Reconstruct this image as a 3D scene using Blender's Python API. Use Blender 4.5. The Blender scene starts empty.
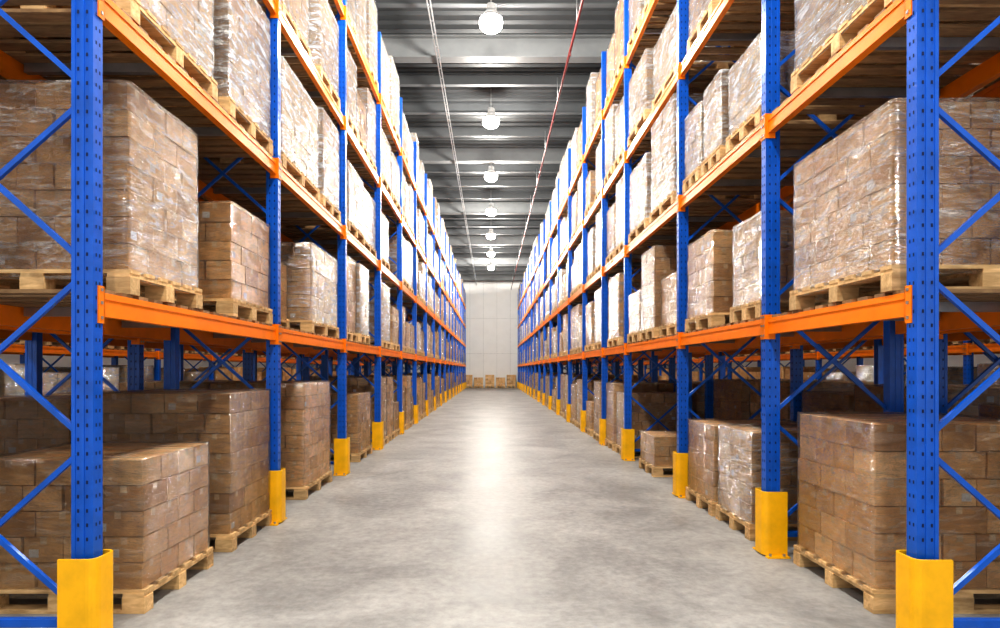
import bpy, math, random
from mathutils import Vector, Matrix, noise
random.seed(7)
S=bpy.context.scene
F=615.0; CAMH=1.5; XL=2.09; XR=2.23
LEV=[0.0,1.92,3.55,5.12,6.70]
POST_H=7.9; RD=1.12; ENDY=51.5; CEIL=9.3

# ------------------------------------------------------------ materials
def newmat(name):
    m=bpy.data.materials.new(name); m.use_nodes=True
    nt=m.node_tree; b=nt.nodes['Principled BSDF']
    return m,nt,b
def N(nt,t,**k):
    n=nt.nodes.new(t)
    for a,v in k.items(): setattr(n,a,v)
    return n
def ramp(nt,stops,interp='LINEAR'):
    r=N(nt,'ShaderNodeValToRGB'); r.color_ramp.interpolation=interp
    e=r.color_ramp.elements
    e[0].position=stops[0][0]; e[0].color=stops[0][1]
    e[1].position=stops[1][0]; e[1].color=stops[1][1]
    for p,c in stops[2:]:
        x=e.new(p); x.color=c
    return r
def g(v): return (v,v,v,1)
def coords(nt,scale=(1,1,1),rot=(0,0,0),src='Object'):
    tc=N(nt,'ShaderNodeTexCoord'); mp=N(nt,'ShaderNodeMapping')
    mp.inputs['Scale'].default_value=scale; mp.inputs['Rotation'].default_value=rot
    nt.links.new(tc.outputs[src],mp.inputs['Vector']); return mp.outputs['Vector']
def noisen(nt,vec,scale,detail=4,rough=.5,dist=0):
    n=N(nt,'ShaderNodeTexNoise'); n.inputs['Scale'].default_value=scale
    n.inputs['Detail'].default_value=detail; n.inputs['Roughness'].default_value=rough
    n.inputs['Distortion'].default_value=dist
    nt.links.new(vec,n.inputs['Vector']); return n
def painted(name,col,rough=.38,var=.12,scale=6):
    m,nt,b=newmat(name)
    v=coords(nt); n=noisen(nt,v,scale,4,.6)
    c2=tuple(c*(1-var*2) for c in col[:3])+(1,)
    r=ramp(nt,[(.3,c2),(.6,col)])
    nt.links.new(n.outputs['Fac'],r.inputs[0]); nt.links.new(r.outputs[0],b.inputs['Base Color'])
    b.inputs['Roughness'].default_value=rough
    return m
M_blue=painted('blue_paint',(.004,.125,.60,1),.28)
M_orange=painted('orange_paint',(.97,.26,.002,1),.36,.06)
M_orange.node_tree.nodes['Principled BSDF'].inputs['Specular IOR Level'].default_value=.35
M_yellow=painted('yellow_guard',(.98,.54,.002,1),.42,.08)
M_dark=painted('dark_hole',(.004,.015,.08,1),.8)
M_steel=painted('galvanised',(.42,.43,.44,1),.35); M_steel.node_tree.nodes['Principled BSDF'].inputs['Metallic'].default_value=.7
M_red=painted('red_pipe_paint',(.12,.018,.018,1),.45)
M_white=painted('paper_label',(.8,.8,.78,1),.6)

def woodmat(name,c1,c2):
    m,nt,b=newmat(name)
    v=coords(nt,(3,14,14)); n=noisen(nt,v,2.2,4,.6,.6)
    r=ramp(nt,[(.3,c1),(.7,c2)])
    nt.links.new(n.outputs['Fac'],r.inputs[0])
    at=N(nt,'ShaderNodeAttribute'); at.attribute_name='tint'
    mx=N(nt,'ShaderNodeMixRGB',blend_type='MULTIPLY'); mx.inputs[0].default_value=1
    mr=ramp(nt,[(0,g(.68)),(1,g(1.1))])
    nt.links.new(at.outputs['Fac'],mr.inputs[0])
    nt.links.new(r.outputs[0],mx.inputs[1]); nt.links.new(mr.outputs[0],mx.inputs[2])
    nt.links.new(mx.outputs[0],b.inputs['Base Color']); b.inputs['Roughness'].default_value=.75
    return m
M_wood=woodmat('pallet_wood',(.54,.33,.14,1),(.88,.63,.33,1))
M_deck=woodmat('deck_board_wood',(.24,.135,.06,1),(.46,.29,.14,1))

def cartonmat():
    m,nt,b=newmat('carton_board')
    at=N(nt,'ShaderNodeAttribute'); at.attribute_name='tint'
    r=ramp(nt,[(0,(.56,.31,.125,1)),(.5,(.78,.485,.22,1)),(1,(.92,.64,.345,1))])
    nt.links.new(at.outputs['Fac'],r.inputs[0])
    oi=N(nt,'ShaderNodeObjectInfo')
    hs=N(nt,'ShaderNodeHueSaturation')
    mr=N(nt,'ShaderNodeMapRange'); mr.inputs[3].default_value=.87; mr.inputs[4].default_value=1.12
    nt.links.new(oi.outputs['Random'],mr.inputs[0]); nt.links.new(mr.outputs[0],hs.inputs['Value'])
    v=coords(nt,(1,1,1)); n=noisen(nt,v,9,4,.6)
    r2=ramp(nt,[(.3,g(.80)),(.65,g(1.05))])
    nt.links.new(n.outputs['Fac'],r2.inputs[0])
    mx=N(nt,'ShaderNodeMixRGB',blend_type='MULTIPLY'); mx.inputs[0].default_value=1
    nt.links.new(r.outputs[0],mx.inputs[1]); nt.links.new(r2.outputs[0],mx.inputs[2])
    nt.links.new(mx.outputs[0],hs.inputs['Color'])
    nt.links.new(hs.outputs[0],b.inputs['Base Color']); b.inputs['Roughness'].default_value=.6
    b.inputs['Specular IOR Level'].default_value=.3
    return m
M_carton=cartonmat()
M_tape=painted('packing_tape',(.88,.68,.42,1),.25)

def wrapmat(name,base,gain,white,lines=.6,ior=1.27):  # film folds; their white streaks also paint highlights into the colour
    m,nt,b=newmat(name)
    b.inputs['Base Color'].default_value=white; b.inputs['Roughness'].default_value=.22
    b.inputs['Specular IOR Level'].default_value=1.0
    v1=coords(nt,(1.0,1.0,5),(.42,.48,0)); n1=noisen(nt,v1,4.0,5,.74,.9)
    v2=coords(nt,(2.0,2.0,7),(-.50,-.35,.4)); n2=noisen(nt,v2,4.5,3,.6,2.4)
    sub=N(nt,'ShaderNodeMath',operation='SUBTRACT'); sub.inputs[1].default_value=.5
    ab=N(nt,'ShaderNodeMath',operation='ABSOLUTE')
    nt.links.new(n2.outputs['Fac'],sub.inputs[0]); nt.links.new(sub.outputs[0],ab.inputs[0])
    rr=ramp(nt,[(0,g(1)),(.028,g(0))]); nt.links.new(ab.outputs[0],rr.inputs[0])
    r1=ramp(nt,[(.49,g(0)),(.62,g(1))]); nt.links.new(n1.outputs['Fac'],r1.inputs[0])
    a=N(nt,'ShaderNodeMath',operation='MULTIPLY_ADD'); a.inputs[1].default_value=gain; a.inputs[2].default_value=base
    nt.links.new(r1.outputs[0],a.inputs[0])
    a2=N(nt,'ShaderNodeMath',operation='MULTIPLY_ADD',use_clamp=True); a2.inputs[1].default_value=gain*lines
    nt.links.new(rr.outputs[0],a2.inputs[0]); nt.links.new(a.outputs[0],a2.inputs[2])
    bp=N(nt,'ShaderNodeBump'); bp.inputs['Strength'].default_value=1; bp.inputs['Distance'].default_value=.06
    ad=N(nt,'ShaderNodeMath',operation='ADD'); nt.links.new(n1.outputs['Fac'],ad.inputs[0]); nt.links.new(n2.outputs['Fac'],ad.inputs[1])
    nt.links.new(ad.outputs[0],bp.inputs['Height']); nt.links.new(bp.outputs[0],b.inputs['Normal'])
    tr=N(nt,'ShaderNodeBsdfTransparent'); mix=N(nt,'ShaderNodeMixShader')
    nt.links.new(a2.outputs[0],mix.inputs[0]); nt.links.new(tr.outputs[0],mix.inputs[1]); nt.links.new(b.outputs[0],mix.inputs[2])
    gl=N(nt,'ShaderNodeBsdfGlossy'); gl.inputs['Roughness'].default_value=.16; gl.inputs['Color'].default_value=(.95,.95,.95,1)
    nt.links.new(bp.outputs[0],gl.inputs['Normal'])
    fr=N(nt,'ShaderNodeFresnel'); fr.inputs['IOR'].default_value=ior
    nt.links.new(bp.outputs[0],fr.inputs['Normal'])
    mix2=N(nt,'ShaderNodeMixShader')
    nt.links.new(fr.outputs[0],mix2.inputs[0]); nt.links.new(mix.outputs[0],mix2.inputs[1]); nt.links.new(gl.outputs[0],mix2.inputs[2])
    nt.links.new(mix2.outputs[0],nt.nodes['Material Output'].inputs['Surface'])
    return m
M_wrapC=wrapmat('stretch_wrap_clear',.005,.22,(.94,.86,.74,1),ior=1.32)
M_wrapH=wrapmat('stretch_wrap_medium',.02,.50,(.97,.92,.85,1),ior=1.38)
M_wrapM=wrapmat('stretch_wrap_milky_glare',.20,.80,(.98,.97,.95,1),ior=1.48)  # milky film, whitened further to paint in lamp glare on upper loads

def floormat():
    m,nt,b=newmat('polished_concrete')
    v=coords(nt); n=noisen(nt,v,1.0,9,.68,.5); n2=noisen(nt,v,14,5,.7)
    r=ramp(nt,[(.28,(.235,.23,.222,1)),(.72,(.475,.465,.448,1))])
    nt.links.new(n.outputs['Fac'],r.inputs[0])
    r2=ramp(nt,[(.3,g(.80)),(.7,g(1.1))]); nt.links.new(n2.outputs['Fac'],r2.inputs[0])
    mx=N(nt,'ShaderNodeMixRGB',blend_type='MULTIPLY'); mx.inputs[0].default_value=1
    nt.links.new(r.outputs[0],mx.inputs[1]); nt.links.new(r2.outputs[0],mx.inputs[2])
    nt.links.new(mx.outputs[0],b.inputs['Base Color'])
    rr=ramp(nt,[(.3,g(.36)),(.7,g(.50))]); nt.links.new(n.outputs['Fac'],rr.inputs[0])
    nt.links.new(rr.outputs[0],b.inputs['Roughness'])
    b.inputs['Specular IOR Level'].default_value=.04
    bp=N(nt,'ShaderNodeBump'); bp.inputs['Strength'].default_value=.10; bp.inputs['Distance'].default_value=.02
    nt.links.new(n2.outputs['Fac'],bp.inputs['Height']); nt.links.new(bp.outputs[0],b.inputs['Normal'])
    return m
M_floor=floormat()
M_wall=painted('wall_panel_paint',(.90,.90,.885,1),.6,.02,1.5)
M_seam=painted('wall_seam',(.72,.73,.72,1),.6)
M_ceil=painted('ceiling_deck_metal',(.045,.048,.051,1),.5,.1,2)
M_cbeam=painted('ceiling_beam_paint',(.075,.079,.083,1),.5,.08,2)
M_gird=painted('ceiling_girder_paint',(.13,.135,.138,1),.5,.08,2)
M_house=painted('lamp_housing',(.5,.5,.5,1),.3)
M_emit=bpy.data.materials.new('lamp_lens_glow'); M_emit.use_nodes=True
_b=M_emit.node_tree.nodes['Principled BSDF']; _b.inputs['Emission Color'].default_value=(1,.98,.94,1); _b.inputs['Emission Strength'].default_value=20

# ------------------------------------------------------------ mesh builder
class MB:
    def __init__(s): s.v=[];s.f=[];s.m=[];s.t=[];s.sm=[];s.mats=[]
    def mi(s,m):
        if m not in s.mats: s.mats.append(m)
        return s.mats.index(m)
    def face(s,idx,m,t=.5,sm=False):
        s.f.append(idx); s.m.append(s.mi(m)); s.t.append(t); s.sm.append(sm)
    def box(s,x0,x1,y0,y1,z0,z1,m,t=.5):
        if x0>x1:x0,x1=x1,x0
        b=len(s.v)
        s.v+=[(x0,y0,z0),(x1,y0,z0),(x1,y1,z0),(x0,y1,z0),(x0,y0,z1),(x1,y0,z1),(x1,y1,z1),(x0,y1,z1)]
        for q in ((0,3,2,1),(4,5,6,7),(0,1,5,4),(1,2,6,5),(2,3,7,6),(3,0,4,7)):
            s.face([b+i for i in q],m,t)
    def bar(s,p,q,w,h,m,t=.5):
        p=Vector(p);q=Vector(q);d=(q-p).normalized()
        u=d.cross(Vector((0,1,0)))
        if u.length<.01:u=Vector((1,0,0))
        u.normalize(); v=d.cross(u).normalized()
        b=len(s.v)
        for c in (p,q):
            for a,e in ((-1,-1),(1,-1),(1,1),(-1,1)):
                s.v.append(tuple(c+u*a*w/2+v*e*h/2))
        for f in ((0,1,2,3),(7,6,5,4),(0,4,5,1),(1,5,6,2),(2,6,7,3),(3,7,4,0)):
            s.face([b+i for i in f],m,t)
    def cyl(s,c,r0,r1,z0,z1,m,n=20,sm=True,caps=True,axis='z'):
        b=len(s.v)
        for z,r in ((z0,r0),(z1,r1)):
            for i in range(n):
                a=2*math.pi*i/n; x,y=r*math.cos(a),r*math.sin(a)
                if axis=='z': s.v.append((c[0]+x,c[1]+y,z))
                elif axis=='y': s.v.append((c[0]+x,z,c[1]+y))
                else: s.v.append((z,c[0]+x,c[1]+y))
        for i in range(n):
            j=(i+1)%n; s.face([b+i,b+j,b+n+j,b+n+i],m,.5,sm)
        if caps:
            s.face([b+i for i in range(n)][::-1],m); s.face([b+n+i for i in range(n)],m)
    def mesh(s,name):
        me=bpy.data.meshes.new(name); me.from_pydata(s.v,[],s.f)
        for m in s.mats: me.materials.append(m)
        me.polygons.foreach_set('material_index',s.m)
        me.polygons.foreach_set('use_smooth',s.sm)
        a=me.attributes.new('tint','FLOAT','FACE'); a.data.foreach_set('value',s.t)
        me.update(); return me
def obj(name,me,loc=(0,0,0),parent=None,rz=0):
    o=bpy.data.objects.new(name,me); o.location=loc; o.rotation_euler=(0,0,rz)
    S.collection.objects.link(o)
    if parent: o.parent=parent
    return o
def empty(name,loc=(0,0,0)):
    o=bpy.data.objects.new(name,None); o.location=loc; S.collection.objects.link(o); return o

# ------------------------------------------------------------ room shell
HW=16.0; Y0=-7.0; YW=52.5
b=MB(); b.box(-HW,HW,Y0,YW,-.2,0,M_floor); obj('floor',b.mesh('floor'))
b=MB(); b.box(-HW,HW,YW,YW+.3,0,CEIL+.2,M_wall)
x=-HW+.4
while x<HW:
    b.box(x-.012,x+.012,YW-.006,YW,0,CEIL,M_seam); x+=1.15
for z in (2.9,5.9): b.box(-HW,HW,YW-.006,YW,z-.012,z+.012,M_seam)
b.box(-HW,HW,YW-.03,YW,0,.18,M_seam)
obj('wall_far',b.mesh('wall_far'))
b=MB(); b.box(-HW-.3,-HW,Y0,YW,0,CEIL+.2,M_wall); obj('wall_left',b.mesh('wall_left'))
b=MB(); b.box(HW,HW+.3,Y0,YW,0,CEIL+.2,M_wall); obj('wall_right',b.mesh('wall_right'))
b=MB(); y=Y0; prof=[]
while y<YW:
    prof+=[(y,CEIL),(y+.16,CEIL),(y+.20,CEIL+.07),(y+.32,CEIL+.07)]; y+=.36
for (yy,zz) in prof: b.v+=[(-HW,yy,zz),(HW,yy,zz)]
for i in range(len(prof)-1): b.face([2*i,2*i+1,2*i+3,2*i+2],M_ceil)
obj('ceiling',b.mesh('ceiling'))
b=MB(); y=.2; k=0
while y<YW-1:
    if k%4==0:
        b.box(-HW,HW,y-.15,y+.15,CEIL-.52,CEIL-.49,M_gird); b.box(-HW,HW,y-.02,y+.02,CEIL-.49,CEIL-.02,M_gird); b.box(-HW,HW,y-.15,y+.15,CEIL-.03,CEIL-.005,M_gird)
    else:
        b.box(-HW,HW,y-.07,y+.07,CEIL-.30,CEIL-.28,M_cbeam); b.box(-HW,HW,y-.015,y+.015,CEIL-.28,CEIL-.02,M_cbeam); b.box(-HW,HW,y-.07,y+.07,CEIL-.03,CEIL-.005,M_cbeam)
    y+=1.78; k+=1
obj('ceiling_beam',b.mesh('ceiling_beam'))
b=MB()
for xx in (-1.25,-1.19): b.box(xx-.012,xx+.012,Y0,YW-.05,CEIL-.60,CEIL-.56,M_steel)
y=Y0+.2
while y<YW-.3:
    b.box(-1.25,-1.19,y-.01,y+.01,CEIL-.60,CEIL-.585,M_steel); y+=.5
obj('cable_tray',b.mesh('cable_tray'))
b=MB(); PZ=8.35
b.cyl((1.70,PZ),.028,.028,Y0+.5,YW-.2,M_red,12,axis='y')
y=1.5
while y<50:
    b.cyl((1.70,y),.010,.010,PZ+.03,CEIL-.3,M_steel,6); b.cyl((1.70,y+1),.018,.012,PZ-.12,PZ-.02,M_red,8); y+=3.56
obj('sprinkler_pipe',b.mesh('sprinkler_pipe'))

# ------------------------------------------------------------ lamps
b=MB()
b.cyl((0,0),.23,.19,-.0,.06,M_house,28); b.cyl((0,0),.18,.10,.06,.18,M_house,28)
b.cyl((0,0),.085,.085,.18,.30,M_house,20)
for k in range(8):
    a=k*math.pi/4; b.box(.08*math.cos(a)-.006,.08*math.cos(a)+.03,.08*math.sin(a)-.01,.08*math.sin(a)+.01,.18,.29,M_house)
me_house=b.mesh('lamp_housing')
b=MB(); 
pr=[(.225,0),(.235,-.06),(.225,-.13),(.19,-.18),(.13,-.22),(.05,-.235)]
for (r0,z0),(r1,z1) in zip(pr[1:],pr[:-1]): b.cyl((0,0),r0,r1,z0-.001,z1-.001,M_emit,28,caps=(r0==.05))
me_lens=b.mesh('lamp_lens')
b=MB(); b.cyl((0,0),.008,.008,.29,CEIL-8.45-.002,M_steel,6); me_rod=b.mesh('lamp_rod')
def lamp(x,y,e,z=8.45):
    p=empty('high_bay_lamp',(x,y,z))
    obj('housing',me_house,parent=p); obj('lens',me_lens,parent=p); obj('rod',me_rod,parent=p)
    l=bpy.data.lights.new('lamp_light','POINT'); l.energy=e; l.shadow_soft_size=.22; l.color=(1,.965,.90)
    o=bpy.data.objects.new('bulb_light',l); S.collection.objects.link(o); o.parent=p; o.location=(0,0,-.48)
PW=690
for i in range(-3,7):
    lamp(0.0,12.2+i*4.85,PW*(1.2 if i<0 else (1.7 if i==6 else 1)))
for sx in (-6.35,6.45):
    for i in range(5): lamp(sx,2+i*10,PW*1.2)

# ------------------------------------------------------------ pallet + load meshes
def pallet(b,D,W):
    rt=lambda:random.random()
    hx,hy=D/2,W/2
    for y in (-hy+.05,0,hy-.05): b.box(-hx,hx,y-.05,y+.05,0,.022,M_wood,rt())
    for y in (-hy+.05,0,hy-.05):
        for x in (-hx+.07,0,hx-.07): b.box(x-.07,x+.07,y-.05,y+.05,.022,.1,M_wood,rt()*.8)
    for x in (-hx+.07,0,hx-.07): b.box(x-.065,x+.065,-hy,hy,.1,.122,M_wood,rt())
    n=max(5,int(W/.15)); st=(W-.11)/(n-1)
    for i in range(n):
        y=-hy+.055+i*st; b.box(-hx,hx,y-.05,y+.05,.122,.144,M_wood,rt())
def load_mesh(D,W,H,style,seed):
    random.seed(seed); b=MB(); pallet(b,D,W)
    d=D-.05;w=W-.05
    nz=max(2,round(H/.158)); bh=H/nz
    for k in range(nz):
        if k%2: nx,ny=max(3,round(d/.23)),max(2,round(w/.31))
        else: nx,ny=max(3,round(d/.31)),max(3,round(w/.23))
        bx,by=d/nx,w/ny
        z0=.146+k*bh; z1=z0+bh-.006
        for i in range(nx):
            for j in range(ny):
                if 0<i<nx-1 and 0<j<ny-1 and k<nz-1: continue
                j1=random.uniform(-.006,.006); j2=random.uniform(-.006,.006)
                x0=-d/2+i*bx+.0055+j1; x1=-d/2+(i+1)*bx-.0055+j1
                y0=-w/2+j*by+.0055+j2; y1=-w/2+(j+1)*by-.0055+j2
                t=min(1,max(0,random.gauss(.5,.22)))
                b.box(x0,x1,y0,y1,z0,z1,M_carton,t)
                xm=(x0+x1)/2; ym=(y0+y1)/2
                if k==nz-1: b.box(x0,x1,ym-.024,ym+.024,z1,z1+.001,M_tape)
                for ex,sx in ((i==0,-1),(i==nx-1,1)):
                    if ex:
                        xf=x0 if sx<0 else x1
                        b.box(xf,xf+sx*.001,ym-.02,ym+.02,z1-.045,z1,M_tape)
                        if random.random()<.09: b.box(xf,xf+sx*.0015,y0+.03,y0+.09,z0+.03,z0+.08,M_white)
                for ey,sy in ((j==0,-1),(j==ny-1,1)):
                    if ey:
                        yf=y0 if sy<0 else y1
                        b.box(xm-.02,xm+.02,min(yf,yf+sy*.001),max(yf,yf+sy*.001),z1-.045,z1,M_tape)
                        if random.random()<.09: b.box(x0+.03,x0+.09,min(yf,yf+sy*.0015),max(yf,yf+sy*.0015),z0+.03,z0+.08,M_white)
    if style is not None:
        off=.013; hx,hy=d/2+off,w/2+off; r=.035; ring=[]
        def seg(p,q,n):
            for i in range(n): ring.append((p[0]+(q[0]-p[0])*i/n,p[1]+(q[1]-p[1])*i/n))
        def arc(cx,cy,a0):
            for i in range(3):
                a=a0+math.pi/2*i/3; ring.append((cx+r*math.cos(a),cy+r*math.sin(a)))
        ns=14
        arc(hx-r,hy-r,0); seg((hx-r,hy),(-hx+r,hy),ns); arc(-hx+r,hy-r,math.pi/2)
        seg((-hx,hy-r),(-hx,-hy+r),ns); arc(-hx+r,-hy+r,math.pi); seg((-hx+r,-hy),(hx-r,-hy),ns)
        arc(hx-r,-hy+r,3*math.pi/2); seg((hx,-hy+r),(hx,hy-r),ns)
        n=len(ring); nzz=16; base=len(b.v); zt=.146+H+.008; zb=.09
        for k in range(nzz+1):
            z=zb+(zt-zb)*k/nzz
            for (x,y) in ring:
                p=Vector((x*2.5+seed,y*2.5,z*9)); dd=noise.noise(p)*.007+noise.noise(Vector((x*9,y*9,z*14+seed)))*.004
                L=math.hypot(x,y); b.v.append((x*(1+dd/L),y*(1+dd/L),z+(noise.noise(Vector((x*4,y*4,seed)))*.01 if k in(0,nzz) else 0)))
        for k in range(nzz):
            for i in range(n):
                j=(i+1)%n; b.face([base+k*n+i,base+k*n+j,base+(k+1)*n+j,base+(k+1)*n+i],style,.5,True)
        t0=base+nzz*n; t1=len(b.v)
        for (x,y) in ring: b.v.append((x*.80,y*.80,zt+.004+.01*noise.noise(Vector((x*5,y*5,seed)))))
        for i in range(n):
            j=(i+1)%n; b.face([t0+i,t0+j,t1+j,t1+i],style,.5,True)
        b.face([t1+i for i in range(n)],style,.5,False)
    return b.mesh('pallet_load')
cache={}
def get_load(D,W,H,st,var=0):
    k=(round(D,2),round(W,2),round(H,2),st,var)
    if k not in cache:
        rs=random.getstate(); cache[k]=load_mesh(D,W,H,{0:None,1:M_wrapC,2:M_wrapM,2.5:M_wrapH}[st],len(cache)*13+5); random.setstate(rs)
    return cache[k]
far_parent=empty('stacked_pallet_loads')
def put(s,lev,y0,W,H,D=1.15,inset=.02,st=1,near=True,xo=0,var=0):
    face=XL if s<0 else XR
    me=get_load(D,W,H,st,var)
    z=LEV[lev]+.001 + (.022 if lev>0 else 0)
    x=s*(face+xo+inset+D/2)
    rot=0 if s<0 else math.pi
    if near: obj('wrapped_carton_pallet' if st else 'carton_pallet',me,(x,y0+W/2,z),None,rot)
    else: obj('load',me,(x,y0+W/2,z),far_parent,rot)

# ------------------------------------------------------------ racks
postsL=[3.23+2.8*i for i in range(18)]
postsR=[3.22,4.99,7.3,10.25,12.35,14.95]+[14.95+2.8*i for i in range(1,14)]
postsR=[p for p in postsR if p<ENDY]
PY=.08; PX=.115
def rack(s,posts):
    face=XL if s<0 else XR; b=MB()
    X=lambda u:s*(face+u)
    for n,y in enumerate(posts):
        for u0 in (0,RD-PX):
            b.box(X(u0+.003),X(u0+PX-.003),y+.004,y+PY-.004,0,POST_H,M_blue)
            for a0,a1 in ((0,.020),(.048,.067),(PX-.020,PX)):
                b.box(X(u0+a0),X(u0+a1),y,y+PY,.0,POST_H,M_blue)
            b.box(X(u0-.02),X(u0+PX+.02),y-.02,y+PY+.02,0,.008,M_blue)
            if n<7 and u0==0:
                z=.6
                while z<POST_H-.1:
                    for a in (.034,.081):
                        b.box(X(u0+a-.0045),X(u0+a+.0045),y+.002,y+.0045,z,z+.018,M_dark)
                    for yy in (.025,.055):
                        b.box(X(u0-.0015),X(u0+.003),y+yy-.004,y+yy+.004,z,z+.018,M_dark)
                    z+=.075
        yc=y+PY/2; z=.22; ph=.87
        while z+ph<POST_H:
            b.bar((X(PX*.6),yc-.02,z),(X(RD-PX*.6),yc-.02,z+ph),.028,.022,M_blue)
            b.bar((X(RD-PX*.6),yc+.015,z),(X(PX*.6),yc+.015,z+ph),.028,.022,M_blue)
            z+=ph+.06
        b.box(X(PX),X(RD-PX),yc-.02,yc+.02,.14,.18,M_blue)
        b.box(X(PX),X(RD-PX),yc-.02,yc+.02,POST_H-.2,POST_H-.16,M_blue)
    for i in range(len(posts)-1):
        ya=posts[i]+PY; yb=posts[i+1]
        for L in LEV[1:]:
            for u in (.02,RD-.07):
                b.box(X(u),X(u+.05),ya,yb,L-.13,L,M_orange)
                uo=u-.006 if u<.5 else u+.05
                b.box(X(uo),X(uo+.006),ya,yb,L-.13,L-.085,M_orange); b.box(X(uo),X(uo+.006),ya,yb,L-.035,L,M_orange)
            for (y0,y1) in ((ya-.045,ya+.004),(yb-.004,yb+.045)):
                b.box(X(-.008),X(.0),y0,y1,L-.17,L+.03,M_orange)
                e0,e1=(ya,ya+.006) if y0<ya-.01 else (yb-.006,yb)
                b.box(X(-.008),X(.075),e0,e1,L-.17,L+.03,M_orange)
                for zz in (L-.14,L-.06,L+.01):
                    b.box(X(-.013),X(-.008),(y0+y1)/2-.008,(y0+y1)/2+.008,zz-.008,zz+.008,M_steel)
            y=ya+.05
            while y+.1<yb:
                b.box(X(.0225),X(RD-.02),y,y+.1,L+.001,L+.022,M_deck,random.random()); y+=.165
            for f in (.3,.7):
                yy=ya+(yb-ya)*f; b.box(X(.09),X(RD-.09),yy-.02,yy+.02,L-.06,L,M_steel)
    return b.mesh('pallet_rack')
meL=rack(-1,postsL); meR=rack(1,postsR)
OB=1.36; OC=5.7
for s,me in ((-1,meL),(1,meR)):
    for o in (0,OB,OC): obj('pallet_rack',me,(s*o,0,0))
def guard():
    b=MB();r=.05
    def prof(o):
        pts=[(.15,-.055-o)]
        for i in range(6):
            a=math.pi/2*i/5; pts.append((-.045+r-math.sin(a)*(r+o),-.055+r-math.cos(a)*(r+o)))
        for i in range(6):
            a=math.pi/2*i/5; pts.append((-.045+r-math.cos(a)*(r+o),.135-r+math.sin(a)*(r+o)))
        pts.append((.15,.135+o)); return pts
    o=prof(0); i_=prof(-.014); n=len(o); H=.52
    for P in (o,i_):
        for z in (.012,H): b.v+=[(x,y,z) for x,y in P]
    O0,O1,I0,I1=0,n,2*n,3*n
    for k in range(n-1):
        b.face([O0+k,O0+k+1,O1+k+1,O1+k],M_yellow,.5,False)
        b.face([I0+k+1,I0+k,I1+k,I1+k+1],M_yellow,.5,False)
        b.face([O1+k,O1+k+1,I1+k+1,I1+k],M_yellow); b.face([O0+k+1,O0+k,I0+k,I0+k+1],M_yellow)
    for k in (0,n-1): b.face([O0+k,O1+k,I1+k,I0+k],M_yellow)
    b.box(-.030,-.004,-.03,.11,H-.05,H-.035,M_yellow)
    b.box(-.03,.15,-.105,-.055,0,.012,M_yellow); b.box(-.03,.15,.135,.185,0,.012,M_yellow)
    for x in (0,.11):
        for y in (-.08,.16): b.cyl((x,y),.012,.012,.012,.03,M_steel,6,sm=False)
    return b.mesh('post_guard')
mgL=guard()
mgR=mgL.copy()
for v in mgR.vertices: v.co.x*=-1
mgR.flip_normals()
for s,posts in ((-1,postsL),(1,postsR)):
    for y in posts:
        obj('post_guard',mgR if s<0 else mgL,(s*(XL if s<0 else XR),y,0))

# ------------------------------------------------------------ loads
near=[ # s,lev,y0,W,H,D,inset,style
(-1,0,3.78,.94,.80,1.05,.04,1),(-1,0,5.06,.95,1.16,1.15,.04,1),(-1,0,7.1,1.2,1.2,1.15,.05,1),(-1,0,10.0,1.1,.95,1.15,.05,1),
(-1,1,3.58,.90,1.10,1.15,.01,2.5),(-1,1,5.03,.92,.79,1.15,.02,1),(-1,1,6.35,.8,.62,1.15,.25,1),(-1,1,7.25,1.3,.92,1.15,.02,2.5),
(-1,2,3.60,1.15,1.15,1.15,.02,2),(-1,2,4.98,.98,1.12,1.15,.02,2),(-1,2,6.25,1.35,.98,1.15,.02,2),(-1,2,7.75,.9,1.1,1.15,.02,2),
(1,0,3.78,1.0,1.02,1.1,.12,1),(1,0,5.40,.82,.80,1.1,.04,2.5),(1,0,6.30,.85,.78,1.1,.03,1),(1,0,8.6,.85,.42,1.1,.04,1),
(1,1,3.42,1.18,.92,1.15,.0,2.5),(1,1,5.14,.66,.74,1.15,.02,2.5),(1,1,6.28,.86,.84,1.15,.02,1),
(1,2,3.42,1.2,1.1,1.15,.02,2),(1,2,5.15,.75,.62,1.15,.02,2),(1,2,6.05,.55,.74,1.15,.02,2),(1,2,6.68,.55,.70,1.15,.02,2),(1,2,7.6,1.15,1.2,1.15,.02,2),(1,2,8.95,1.15,.95,1.15,.02,2),
]
for t in near: put(*t[:5],D=t[5],inset=t[6],st=t[7])
skip={(-1,0):3,(-1,1):2,(-1,2):2,(1,0):3,(1,1):2,(1,2):3}
HS={0:[.62,.95,1.1,1.2],1:[.62,.78,.95,1.12],2:[.72,.88,1.0,1.14],3:[.72,.88,1.0,1.14],4:[.9,1.15,1.35]}
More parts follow.
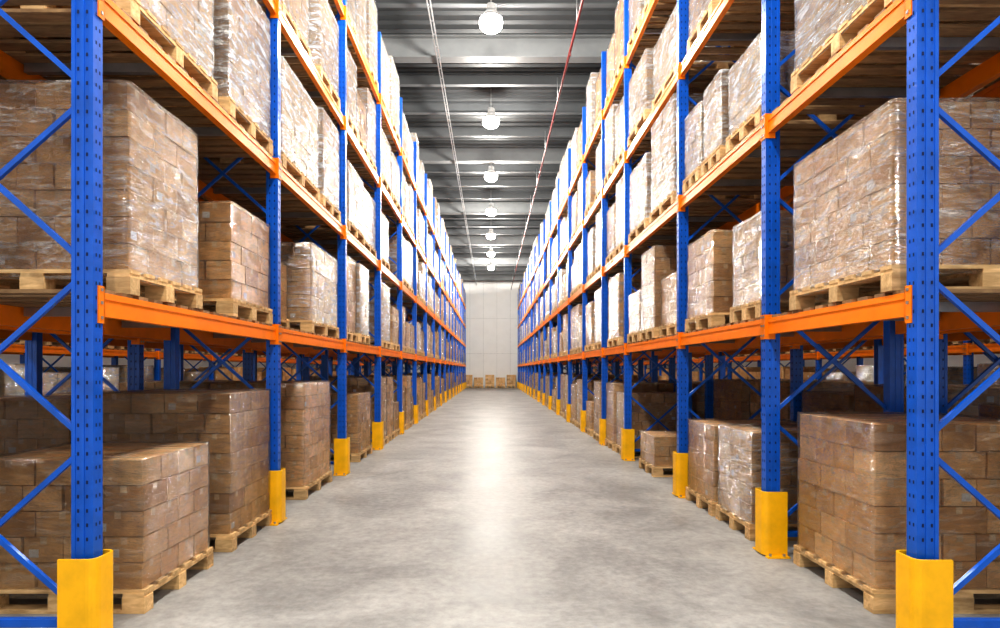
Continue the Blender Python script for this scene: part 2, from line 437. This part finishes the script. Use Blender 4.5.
random.seed(21)
def fill(s,posts,xo,levels,main=True):
    for L in levels:
        i0=skip.get((s,L),0) if main else 0
        for i in range(i0,len(posts)-1):
            a=posts[i]+PY+.08; e=posts[i+1]-.08
            avail=e-a
            W=random.choice([.8,.8,1.0,1.15]) if avail<2.7 else random.choice([.8,.8,1.15,1.15])
            n=int((avail+.05)/(W+.05)); gap=(avail-n*W)/(n)
            for k in range(n):
                if random.random()<.05: continue
                h=random.choice(HS[L])
                if not main and xo==OB and L==0: h=random.choice([1.1,1.2])
                st=1 if L==0 else (random.choice([1,2.5,2.5,2]) if L==1 else random.choice([2,2,2,2.5]))
                if not main and i>4: st=0
                if xo==OC and L==0:
                    h=random.choice([1.3,1.4,1.45])
                    if i<=4: st=2.5
                y0=a+gap/2+k*(W+gap)+random.uniform(-.02,.02)
                put(s,L,y0,W,h,inset=random.uniform(.0,.05),st=st,near=main and i<5 and L<4,xo=xo,var=random.randint(0,1))
fill(-1,postsL,0,range(5)); fill(1,postsR,0,range(5))
fill(-1,postsL,OB,range(0,3),main=False); fill(1,postsR,OB,range(0,3),main=False)
fill(-1,postsL,OC,range(0,2),main=False); fill(1,postsR,OC,range(0,2),main=False)
for i,xx in enumerate((-1.95,-1.05,-.1,.8,1.7)):
    obj('carton_pallet',get_load(.8,.8,[.95,.72][i%2],0,3),(xx,YW-.7,.001))

# ------------------------------------------------------------ world + camera
w=bpy.data.worlds.new('World'); S.world=w; w.use_nodes=True
w.node_tree.nodes['Background'].inputs[0].default_value=(1,.97,.93,1)
w.node_tree.nodes['Background'].inputs[1].default_value=1.0
c=bpy.data.cameras.new('camera'); c.sensor_width=36; c.lens=36*F/1000; c.shift_x=.009; c.shift_y=.056
c.clip_end=200
co=bpy.data.objects.new('camera',c); co.location=(0,0,CAMH); co.rotation_euler=(math.pi/2,0,0)
S.collection.objects.link(co); S.camera=co
S.view_settings.view_transform='Standard'; S.view_settings.look='None'; S.view_settings.exposure=.38; S.view_settings.gamma=.80
